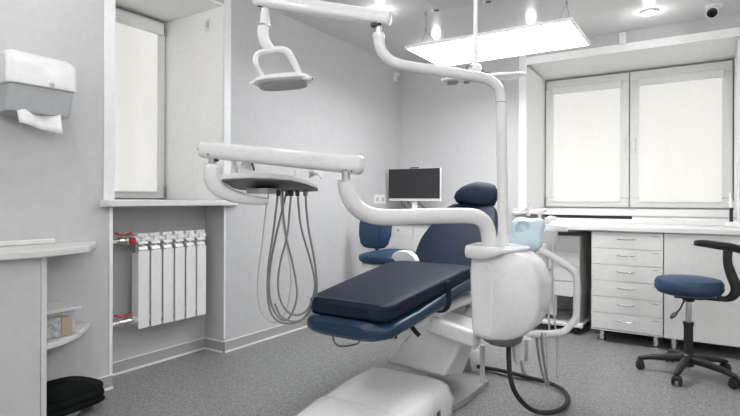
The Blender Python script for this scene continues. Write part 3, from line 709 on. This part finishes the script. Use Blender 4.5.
# base
BZ = .16
def bp(px, py, z): return on(px, py, 2, z)
Lb = [(-1.56, 2.52), (-1.56, 2.2), (-1.46, 1.70), (-1.36, 1.46)]
Rb = [(-1.12, 2.53), (-1.05, 2.42), (-1.00, 1.70), (-1.02, 1.42)]
rings = []
def ring(lx, ly, rx_, ry, zt_, wd=.03):
    l, r = V((lx, ly, 0)), V((rx_, ry, 0)); u = (r - l).normalized()
    return [l - u * .035, l - u * .03 + Z3 * zt_ * .45, l - u * .0 + Z3 * zt_ * .86, l + u * .035 + Z3 * zt_ * .97, l + u * .1 + Z3 * zt_, lerp(l, r, .5) + Z3 * zt_ * 1.01, r - u * .1 + Z3 * zt_, r - u * .035 + Z3 * zt_ * .97, r + Z3 * zt_ * .86, r + u * .028 + Z3 * zt_ * .45, r + u * .03]
m_ = MB(); m_.loft([ring(-1.575, 2.56, -1.13, 2.54, .10), ring(-1.585, 2.52, -1.12, 2.50, .145), ring(-1.585, 2.45, -1.105, 2.44, .158), ring(-1.565, 2.19, -1.085, 2.17, .162), ring(-1.53, 1.95, -1.06, 1.93, .160)])
base = m_.build('base_cover', 'shell', ch, ang=50)
m_ = MB(); m_.loft([ring(-1.535, 1.97, -1.058, 1.95, .158), ring(-1.53, 1.93, -1.054, 1.92, .170), ring(-1.50, 1.72, -1.04, 1.70, .160), ring(-1.46, 1.56, -1.06, 1.55, .13), ring(-1.42, 1.47, -1.11, 1.46, .07)])
m_.build('base_nose', 'shell', ch, ang=50)
m_ = MB(); mk = bp(434, 405, .09); m_.box((-1.04, 2.2, .065), (-1.037, 2.215, .10)); m_.box((-1.04, 2.225, .07), (-1.037, 2.232, .10)); m_.build('base_mark', 'black', ch)
q = [bp(430, 416, 0), bp(488, 388, 0), bp(488, 381.5, 0), bp(455, 384, 0)]
m_ = MB(); m_.prism([(-1.14, 2.1, .001), (-1.06, 2.62, .001), (-1.06, 2.93, .001), (-1.10, 2.99, .001), (-1.42, 2.93, .001), (-1.45, 2.45, .001)], (0, 0, .034)); m_.build('floor_plate', 'midgrey', ch, bevel=.004)
# lifting arm
zt1 = .46
fa = [bp(384, 362, .15), bp(444, 377, .15), at(466, 336, 2.72), at(420, 322, 2.72)]
dv = V((-.02, .30, .02))
m_ = MB(); m_.hexa([fa[0], fa[1], fa[1] + dv + V((0, 0, -.1)), fa[0] + dv + V((0, 0, -.1)), fa[3], fa[2], fa[2] + dv, fa[3] + dv]); m_.build('lifting_arm', 'plastic', ch, bevel=.02, seg=3)
m_ = MB(); m_.box((-1.56, 2.55, .40), (-1.22, 3.0, .47)); m_.build('seat_frame', 'midgrey', ch, bevel=.01)

# ------------------------------------------------------------------ dental unit at the chair's right
YU = 2.34
du = thing('dental_unit', 'white dental unit with poles, swing arms and rounded water box beside the chair', 'dental unit', (-.8, 2.45, 0))
def up_(px, py, y=YU): return on(px, py, 1, y)
outl = [(469.5, 258), (469, 300), (470.5, 332), (476.5, 339), (490, 342), (506, 342), (520, 338), (530, 330.5), (536, 319), (539, 304), (539, 288), (536, 274), (530, 263), (519, 254.5), (505, 250.5), (488, 250.5)]
TH = .24
P_ = catmull([up_(*p) for p in outl], 3, True)
cen = sum((p for p in P_), V()) / len(P_)
rings = []
for dy_, s in ((.0, .90), (.008, .95), (.022, .985), (.045, 1), (TH - .05, 1.0), (TH - .025, .985), (TH - .008, .95), (TH, .88)):
    rings.append([cen + (p - cen) * s + V((0, dy_, 0)) for p in P_])
m_ = MB(); m_.loft(rings); m_.build('water_box', 'shell', du, ang=50)
# narrow raised front spine
sp_ = [(470.5, 263), (470.5, 300), (472, 333), (482, 338), (491, 338), (493, 300), (493, 270), (488, 262)]
m_ = MB(); P2 = [up_(x, y, YU - .004) for x, y in sp_]; m_.prism(P2, (0, .03, 0)); m_.build('box_spine', 'shell', du, bevel=.012, seg=3)
# lid
z1, z0 = up_(490, 246, YU).z + .0, up_(490, 259, YU).z
lid = [(up_(463.5, 250, YU - .03).x, YU - .0), (up_(468, 250, YU - .03).x, YU - .03), (up_(490, 250, YU - .03).x, YU - .04), (up_(507, 250).x, YU - .018), (up_(516, 250).x, YU + .05), (up_(518, 250).x, YU + .18), (up_(508, 250).x, YU + .25), (up_(475, 250).x, YU + .26), (up_(463.5, 250).x, YU + .2)]
lid = catmull([V((x, y, 0)) for x, y in lid], 4, True)
lc = sum(lid, V()) / len(lid)
xr0, xr1 = up_(484, 250).x, up_(514, 250).x
def lidz(p, k):
    t = max(0, min(1, (p.x - xr0) / (xr1 - xr0))); t = t * t * (3 - 2 * t)
    th = (z1 - z0) * (1 - .72 * t)
    return z1 - .010 * t - th * (1 - k)
rings = [[lc + (p - lc) * s + Z3 * lidz(p, k) for p in lid] for k, s in ((0, .93), (.12, .98), (.38, 1), (.62, 1), (.88, .985), (1, .94))]
m_ = MB(); m_.loft(rings); m_.build('lid', 'shell', du, ang=50)
# dark underside
m_ = MB(); m_.lathe([(0, .05), (.09, .05), (.092, .02), (.085, -.006), (.06, -.022), (0, -.026)], V((up_(495, 341).x, YU + .10, up_(494, 343.5).z)), sx=1.05, sy=1.0); m_.build('underside', 'dkgrey', du)
# connecting arm from chair base to unit
a0, a1 = at(428, 322.5, 2.78), at(476, 339, 2.58)
m_ = MB(); m_.tube([a0, lerp(a0, a1, .5), a1], .041, smooth=3, flat=(.9, .95, 4), n=20); m_.build('bracket_arm', 'shell', du)
# lamp pole and its arm
pp = V((on(503.7, 246, 1, YU + .12).x, YU + .12, 0)); dpp = (pp - CAM).dot(FW)
m_ = MB(); m_.cyl((pp.x, pp.y, z1 - .02), at(501, 102, dpp), .0245); pole = m_.build('lamp_pole', 'shell', du)
def arc(pts, d0, d1):
    xa_, xb_ = pts[0][0], pts[-1][0]
    return [at(x, y, d0 + (d1 - d0) * (x - xa_) / (xb_ - xa_)) for x, y in pts]
lp = arc([(501, 102), (500.5, 96), (497.8, 88), (492, 82), (485.4, 78.8), (466, 75.2), (442, 71.4), (418, 67.8), (402, 65), (391, 60.8), (383.5, 54), (379.8, 46), (378.5, 36)], dpp, 2.3)
m_ = MB(); m_.tube(lp, .0245, n=20, roundcap=False); m_.build('lamp_arm', 'shell', du)
m_ = MB(); m_.cyl(lp[0] - Z3 * .004, lp[0] + Z3 * .0, .0265); m_.build('joint_ring', 'midgrey', du)
m_ = MB(); m_.lathe([(0, 0), (.025, 0), (.028, .008), (.026, .022), (0, .024)], lp[-1] - Z3 * .012); m_.build('joint_collar', 'shell', du)
q = lp[-1]
m_ = MB(); m_.cyl(q, q + Z3 * .06, .014); m_.build('joint_pin', 'steel', du)
b0, b1 = at(388, 19, 2.3), at(257, -1, 2.47)
m_ = MB(); m_.tube([b0, lerp(b0, b1, .5), b1], .033, smooth=4, flat=(.95, 1.0, 3), n=24); m_.build('lamp_beam', 'shell', du)
m_ = MB(); m_.cyl(at(376, 24, 2.3), at(376, 26.5, 2.3), .024); m_.build('joint_cap', 'black', du)
# operating lamp
hd = 2.46
m_ = MB(); m_.cyl(at(266, 2, hd), at(266, 11, hd), .014); m_.build('lamp_pin', 'steel', du)
m_ = MB(); m_.cyl(at(258.5, 5.5, hd), at(267, 5.8, hd), .008); m_.build('lamp_stop', 'black', du)
lh = m_ = MB(); m_.lathe([(0, 0), (.018, 0), (.021, -.02), (.026, -.075), (.024, -.082), (0, -.082)], at(265, 9, hd)); m_.build('lamp_socket', 'shell', du)
m_ = MB(); m_.tube([at(263.5, 26, hd), at(263, 33, hd), at(264.5, 41, hd), at(269, 48, hd), at(273, 51, hd)], [.026, .027, .027, .025, .022], n=18, roundcap=False); m_.build('lamp_elbow', 'shell', du)
m_ = MB(); m_.tube([at(263.5, 24.6, hd), at(263.5, 26.4, hd)], .028, smooth=0, roundcap=False); m_.build('joint_ring', 'midgrey', du)
hoop = [(256.5, 65, 2.42), (255.5, 58, 2.43), (259, 53, 2.44), (271, 50.5, 2.45), (281, 49.5, 2.45), (287.5, 52, 2.45), (292, 59, 2.46), (297, 69, 2.47), (300.5, 77, 2.47)]
m_ = MB(); m_.tube([at(265, 79, 2.44), at(260.5, 73, 2.43)] + [at(*p) for p in hoop], [.011, .0125, .013, .013, .013, .014, .016, .018, .018, .016, .013], n=12, smooth=4); m_.build('lamp_yoke', 'shell', du)
hc_ = at(283, 82.5, hd)
hx_ = (at(312, 79.5, hd) - at(256, 84, hd)).normalized()
hy_ = (FW - hx_ * FW.dot(hx_)); hy_ = (hy_ + Z3 * .0).normalized(); hz_ = hx_.cross(hy_)
tl = math.radians(-3); hy_, hz_ = hy_ * math.cos(tl) + hz_ * math.sin(tl), hz_ * math.cos(tl) - hy_ * math.sin(tl)
rings = []
for z, s in ((-.016, .05), (-.014, .70), (-.004, .90), (.002, 1.0), (.010, 1.0), (.018, .93), (.03, .62), (.037, .3), (.039, .05)):
    rings.append([hc_ + hx_ * sp(math.cos(a), 2.8) * .135 * s + hy_ * sp(math.sin(a), 2.8) * .085 * s + hz_ * z for a in [2 * PI * k / 40 for k in range(40)]])
m_ = MB(); m_.loft(rings); m_.build('lamp_head', 'plastic', du, ang=50)
rings = []
for z, s in ((-.0155, .92), (-.0205, .88), (-.0205, .05)):
    rings.append([hc_ + hx_ * sp(math.cos(a), 2.8) * .125 * s + hy_ * sp(math.sin(a), 2.8) * .078 * s + hz_ * z for a in [2 * PI * k / 40 for k in range(40)]])
m_ = MB(); m_.loft(rings); m_.build('reflector', 'midgrey', du)
m_ = MB(); m_.tube([at(298, 78, hd - .03), at(306, 79, hd - .05), at(313, 78.5, hd - .05)], [.012, .014, .013], n=12, flat=(1, .6)); m_.tube([at(260, 83, hd - .03), at(252.5, 82, hd - .05), at(250, 84.5, hd - .06), at(253, 87.5, hd - .05)], .006, n=10); m_.build('lamp_grip', 'shell', du)
m_ = MB(); m_.cyl(at(267.5, 79, 2.40), at(267.5, 79, 2.385), .005, n=10); m_.cyl(at(312.5, 78.5, 2.4), at(312.5, 78.5, 2.385), .005, n=10); m_.build('lamp_screw', 'dkgrey', du)

# delivery arm
d0 = (V((on(489.5, 246, 1, YU + .08).x, YU + .08, 0)) - CAM).dot(FW)
ap = arc([(489.3, 249), (489, 238), (486.5, 226.5), (480.5, 219), (470, 215.8), (445, 215.9), (420, 216.6), (398, 217.2), (380, 217), (366, 213.8), (355, 205.5), (348.5, 194), (346, 181)], d0, 2.2)
m_ = MB(); m_.tube(ap, .0365, n=24, roundcap=False); m_.lathe([(0, 0), (.037, 0), (.037, .004), (0, .006)], ap[-1]); m_.build('delivery_arm', 'shell', du)
m_ = MB(); m_.cyl(ap[-1] - Z3 * .005, ap[-1] + Z3 * .05, .018); m_.build('joint_pin', 'steel', du)
c0_, c1_ = at(359, 165, 2.19), at(204, 149.5, 2.56)
m_ = MB(); m_.tube([c0_, lerp(c0_, c1_, .5), c1_], .0405, smooth=4, flat=(.85, 1.0, 3.2), n=28); m_.build('delivery_beam', 'shell', du)
m_ = MB()
for x, y in ((345.5, 170.2), (351.5, 171.2)): m_.cyl(at(x, y, 2.175), at(x, y, 2.155), .0045, n=10)
for x, y in ((208, 154.5),): m_.cyl(at(x, y, 2.515), at(x, y, 2.5), .005, n=10)
m_.cyl(at(199.5, 149.2, 2.56), at(197.5, 149, 2.56), .006, n=10); m_.build('beam_screw', 'dkgrey', du)
# hanger from the beam to the tray
m_ = MB(); m_.cyl(at(212.5, 154, 2.54), at(212.5, 163, 2.54), .019); m_.build('hanger_pin', 'steel', du)
m_ = MB(); m_.cyl(at(216.5, 158.5, 2.53), at(216.5, 161.5, 2.53), .011); m_.build('hanger_stop', 'black', du)
hk = [(213.3, 167, 2.54), (213, 172, 2.54), (213.5, 180, 2.54), (219, 188.5, 2.54), (231, 195, 2.55), (246, 199, 2.57), (260, 200.8, 2.6), (268, 201, 2.61)]
m_ = MB(); m_.tube([at(*p) for p in hk], [.040, .041, .041, .038, .031, .025, .020, .014], n=24, flat=(1.0, 1.0, 3), up=(-.84, -.54, 0)); m_.build('hanger_hook', 'shell', du)
# instrument tray
tn, tf = [], []
near = [(221, 180), (233, 179), (252, 178.3), (273, 178.8), (292, 181), (306, 184.3), (318, 189)]
far = [(234, 188), (240, 189.3), (252, 190), (268, 190.5), (285, 191), (303, 191.3), (318, 190.5)]
dn_, df_ = 2.46, 2.72
top_n = [at(x, y, dn_ + .02 * i / 6) for i, (x, y) in enumerate(near)]
bot_f = [at(x, y, df_) for i, (x, y) in enumerate(far)]
TU = V((0, 0, 1))
rings = []
for i in range(7):
    n0, f0 = top_n[i], bot_f[i]
    hi = max(n0.z, f0.z)
    rings.append([n0 + TU * .002, f0 + TU * .004, f0 + TU * (hi - f0.z + .020 - .010 * max(0, i - 4) / 2), n0 + TU * (hi - n0.z + .027 - .010 * max(0, i - 4) / 2)])
m_ = MB(); m_.loft(rings); tray = m_.build('instrument_tray', 'shell', du, bevel=.006)
m_ = MB(); m_.loft([[lerp(top_n[i], bot_f[i], .03) - TU * .004, lerp(top_n[i], bot_f[i], .99) - TU * .004, lerp(top_n[i], bot_f[i], .99) + TU * .001, lerp(top_n[i], bot_f[i], .03) + TU * .001] for i in range(7)]); m_.build('tray_underside', 'traygrey', tray)
m_ = MB(); m_.cyl(at(235, 176, 2.56), at(235, 160, 2.56), .012); m_.build('tray_post', 'shell', tray)
m_ = MB(); m_.hexa([at(x, y, d) for x, y, d in ((239, 174.5, 2.5), (253, 175.5, 2.5), (253, 175.5, 2.6), (239, 174.5, 2.6), (241, 163, 2.5), (253, 162, 2.5), (253, 162, 2.6), (241, 163, 2.6))]); m_.build('control_block', 'plastic', tray, bevel=.004)
m_ = MB(); m_.tube([at(252, 163.5, 2.49), at(253.5, 167, 2.48), at(254, 170, 2.47)], .005, n=8); m_.build('toggle', 'black', tray)
m_ = MB(); m_.tube([at(310, 178, 2.5), at(310, 172, 2.5), at(313, 173.5, 2.49), at(318, 174.5, 2.48), at(322, 178.5, 2.47)], .005, n=8, smooth=4); m_.tube([at(312.5, 171, 2.5), at(312.5, 176, 2.5)], .008, n=10); m_.build('tray_lever', 'steel', tray)
m_ = MB(); m_.cyl(at(296, 171, 2.52), at(296, 178, 2.52), .009, n=12); m_.build('tray_stud', 'shell', tray)
m_ = MB(); m_.box(at(252, 192.5, 2.62) - V((.02, .02, .006)), at(276, 188.5, 2.62) + V((.02, .02, 0))); m_.build('hose_clamp', 'smoke', tray, bevel=.004)
# handpiece hoses
HS = [
 ([(269.5, 190.5), (266.5, 206), (263, 236), (259, 268), (257.5, 292), (261, 311), (269, 320), (277, 322), (286, 311), (290.5, 290), (291, 275), (288.5, 255), (285, 238), (282, 215), (280.5, 191)], .0036, 2.66, 'lighthose'),
 ([(278, 191), (276.5, 206), (273, 235), (268.5, 265), (267.5, 290), (269.5, 308), (276.5, 320), (289, 323.5), (302, 319.5), (311.5, 306), (315.5, 290)], 0.0055, 2.62, 'hose'),
 ([(287, 191), (283, 207), (276, 236), (270.5, 265), (269, 288), (272, 306), (280, 318.5), (288, 319), (295, 306), (297, 290), (293, 265), (287, 240), (283.5, 215), (282.5, 191)], 0.0055, 2.645, 'hose'),
 ([(291.5, 191), (290, 207), (287, 236), (280.5, 262), (278, 283), (280.5, 300), (288, 312), (298, 315), (308, 309), (313.5, 295), (315, 282), (311, 262), (304.5, 240), (300, 220), (297.5, 191)], 0.0055, 2.60, 'hose'),
 ([(305.5, 191), (306.5, 210), (309, 232), (313, 252), (316, 272), (317, 290), (314, 306), (305, 317.5), (293, 321.5), (281, 316), (275, 304)], 0.0055, 2.585, 'hose')]
for pts, r, d, m in HS:
    Q = [at(x, y, d + .02 * math.sin(i * .5)) for i, (x, y) in enumerate(pts)]
    m_ = MB(); m_.tube(Q, r, n=10, smooth=6); hh = m_.build('handpiece_hose', m, du)
m_ = MB()
for x in (278.5, 287.5, 291.5, 297.5, 305.5): m_.cyl(at(x, 190, 2.6), at(x, 196, 2.6), .011, n=12)
m_.build('hose_coupling', 'black', du)

# small parts below the box
m_ = MB(); c_ = at(522, 338, 2.56); m_.lathe([(0, 0), (.046, 0), (.047, -.05), (.044, -.09), (.034, -.118), (0, -.118)], c_ + Z3 * .0); m_.build('filter_cup', 'smoke' if False else 'plastic', du)
m_ = MB(); m_.tube([at(521.5, 361, 2.52), at(522, 367, 2.52), at(523.5, 372, 2.52), at(526, 374, 2.52)], .008, n=10); m_.tube([at(526, 341, 2.52), at(526, 360, 2.52)], .011, n=10); m_.build('drain_tip', 'steel', du)
# black supply hose to the floor
hz = .022
def fl(px, py): 
    p = on(px, py, 2, hz); return p
m_ = MB(); m_.tube([at(508.5, 338, 2.56), at(508.5, 350, 2.55), at(509, 362, 2.54), at(510.5, 378, 2.52), at(515, 392, 2.52), at(524, 404, 2.54), fl(535, 411), fl(550, 412.5), fl(563, 408), fl(568, 399), fl(563, 390), fl(548, 382.5), fl(527, 377), fl(505, 371.5), fl(490, 368.5), at(478, 366.5, 3.24)], .0118, n=14, smooth=6); m_.build('supply_hose', 'rubber', du)
m_ = MB(); m_.tube([on(545, 380, 2, .008), on(520, 378, 2, .008), on(500, 374, 2, .008), on(482, 369, 2, .008)], .007, n=8); m_.build('thin_cable', 'dkgrey', du)

# floor connection next to the chair
fc = thing('floor_connection', 'white floor outlet with grey wedge cover where the black hose ends', 'floor outlet', bp(470, 370, 0))
A = bp(470, 369, 0)
m_ = MB(); m_.lathe([(0, 0), (.058, 0), (.058, .07), (.05, .10), (.03, .12), (0, .122)], V((A.x + .02, A.y + .02, .001))); m_.cyl((A.x + .02, A.y + .02, .1), (A.x + .02, A.y + .02, .145), .014); m_.build('cap', 'plastic', fc)
w0, w1, w2 = bp(458, 370.5, 0), bp(472, 371.5, 0), at(468.5, 357, 3.2)
m_ = MB(); m_.prism([w0 + Z3 * .001, w1 + Z3 * .001, lerp(w0, w1, .75) + Z3 * .085], (0.02, .05, 0)); m_.build('wedge', 'midgrey', fc, bevel=.003)
m_ = MB(); m_.cyl(at(482.5, 345, 2.75), V((at(482.5, 345, 2.75).x, at(482.5, 345, 2.75).y, .12)), .012); m_.build('riser', 'lighthose', fc)

# assistant's side: cuspidor, tray and hose arm behind the box
cu = thing('cuspidor', 'white cuspidor stand with small tray and hoses behind the water box', 'cuspidor', (-.6, 2.9, 0))
m_ = MB(); c_ = at(536.5, 236, 3.02)
m_.lathe([(0, -.13), (.05, -.13), (.075, -.10), (.105, -.02), (.115, .035), (.11, .045), (.095, .035), (.08, 0), (.03, -.02), (0, -.02)], c_ + Z3 * .0, sx=1.05); m_.build('bowl', 'shell', cu)
m_ = MB(); m_.cyl(c_ - Z3 * .12, V((c_.x - .05, c_.y - .05, .50)), .05, .07); m_.build('pedestal', 'shell', cu)
m_ = MB(); a_, b_ = at(541, 222.5, 3.0), at(567, 226, 3.0)
m_.hexa([at(541, 232, 2.95), at(568, 232, 2.95), at(568, 231, 3.15), at(545, 230, 3.15), at(541, 224, 2.95), at(568, 226.5, 2.95), at(565, 224, 3.15), at(545, 222, 3.15)]); m_.build('side_tray', 'plastic', cu, bevel=.008, seg=3)
m_ = MB(); m_.cyl(at(528, 216, 3.05), at(528, 203, 3.05), .012); m_.tube([at(528, 206, 3.05), at(520, 212.5, 3.05), at(513, 213, 3.05)], .010, n=10); m_.build('water_spout', 'plastic', cu)
m_ = MB(); m_.tube([at(540, 222, 3.0), at(540, 213, 3.0), at(545, 210.5, 3.0)], .010, n=10); m_.tube([at(547, 224, 3.0), at(549, 218, 3.0), at(556, 219, 3.0)], .012, n=10); m_.build('nozzle', 'plastic', cu)
# tube arm
ar = [(541, 250.5, 2.72), (548, 254, 2.72), (561, 262, 2.72), (571, 269, 2.72), (576, 276, 2.72), (577, 288, 2.72), (576.5, 305, 2.72), (575.5, 318, 2.72), (570, 326, 2.72), (564, 331, 2.72), (556, 333, 2.72), (543, 333.8, 2.72), (522, 334.5, 2.66)]
m_ = MB(); m_.tube([at(*p) for p in ar], .0178, n=18, smooth=5); m_.build('hose_arm', 'shell', cu)
m_ = MB(); m_.cyl(at(541, 244, 2.80), at(541, 256, 2.8), .03); m_.build('arm_pivot', 'shell', cu)
for x0_, pts in ((0, [(547.5, 256), (548, 290), (549, 320), (549.5, 335)]), (1, [(552.5, 240), (552.5, 280), (554, 310), (557, 350), (557.5, 378)])):
    m_ = MB(); m_.tube([at(x, y, 2.78) for x, y in pts], .0055, n=8); m_.build('suction_hose', 'lighthose', cu)
for xs, r, ml in (((536.5, 538, 541, 546.5), .007, 'hose'), ((541, 542.5, 545, 548.5), .007, 'hose'), ((545.5, 546, 547, 547.5), .005, 'lighthose')):
    ysq = (333, 350, 367, 385) if ml == 'hose' else (333, 345, 357, 373)
    m_ = MB(); m_.tube([at(x, y, 2.7) for x, y in zip(xs, ysq)], r, n=8); m_.build('suction_hose', ml, cu)

# pale blue puffy pad
cp = at(526.5, 234, 2.80); pu = R0.copy(); pv = V((0, .40, .917)).normalized(); pn = pu.cross(pv).normalized()
if pn.dot(FW) > 0: pn = -pn
rings = []
N = 48
def lobe(a): return .102 + .014 * math.cos(4 * a - PI + .25) 
for zz_, s in ((-.045, .05), (-.043, .55), (-.034, .8), (-.015, .96), (.0, 1.0), (.015, .97), (.033, .84), (.045, .62)):
    rings.append([cp + (pu * math.cos(a) + pv * math.sin(a)) * lobe(a) * s + pn * zz_ for a in [2 * PI * k / N for k in range(N)]])
dc_ = pu * -.045 + pv * .026
for zz_, s in ((.047, .44), (.040, .40), (.024, .36), (.020, .28), (.026, .14), (.028, .02)):
    rings.append([cp + dc_ * 1.0 + (pu * math.cos(a) * 1.55 + pv * math.sin(a)) * .030 * s / .4 + pn * zz_ for a in [2 * PI * k / N for k in range(N)]])
m_ = MB(); m_.loft(rings)
tag(m_.build('cushion', 'pale_blue', sub=1, ang=180), 'puffy pale blue lobed cushion with a round dimple beside the lamp pole', 'cushion')

# ------------------------------------------------------------------ world and view
wd = bpy.data.worlds.new('world'); scn.world = wd; wd.use_nodes = True
wd.node_tree.nodes['Background'].inputs[0].default_value = (.8, .9, 1, 1); wd.node_tree.nodes['Background'].inputs[1].default_value = .6
scn.view_settings.view_transform = 'Standard'; scn.view_settings.look = 'None'; scn.view_settings.gamma = 1
scn.view_settings.use_curve_mapping = False
scn.view_settings.exposure = 1.02
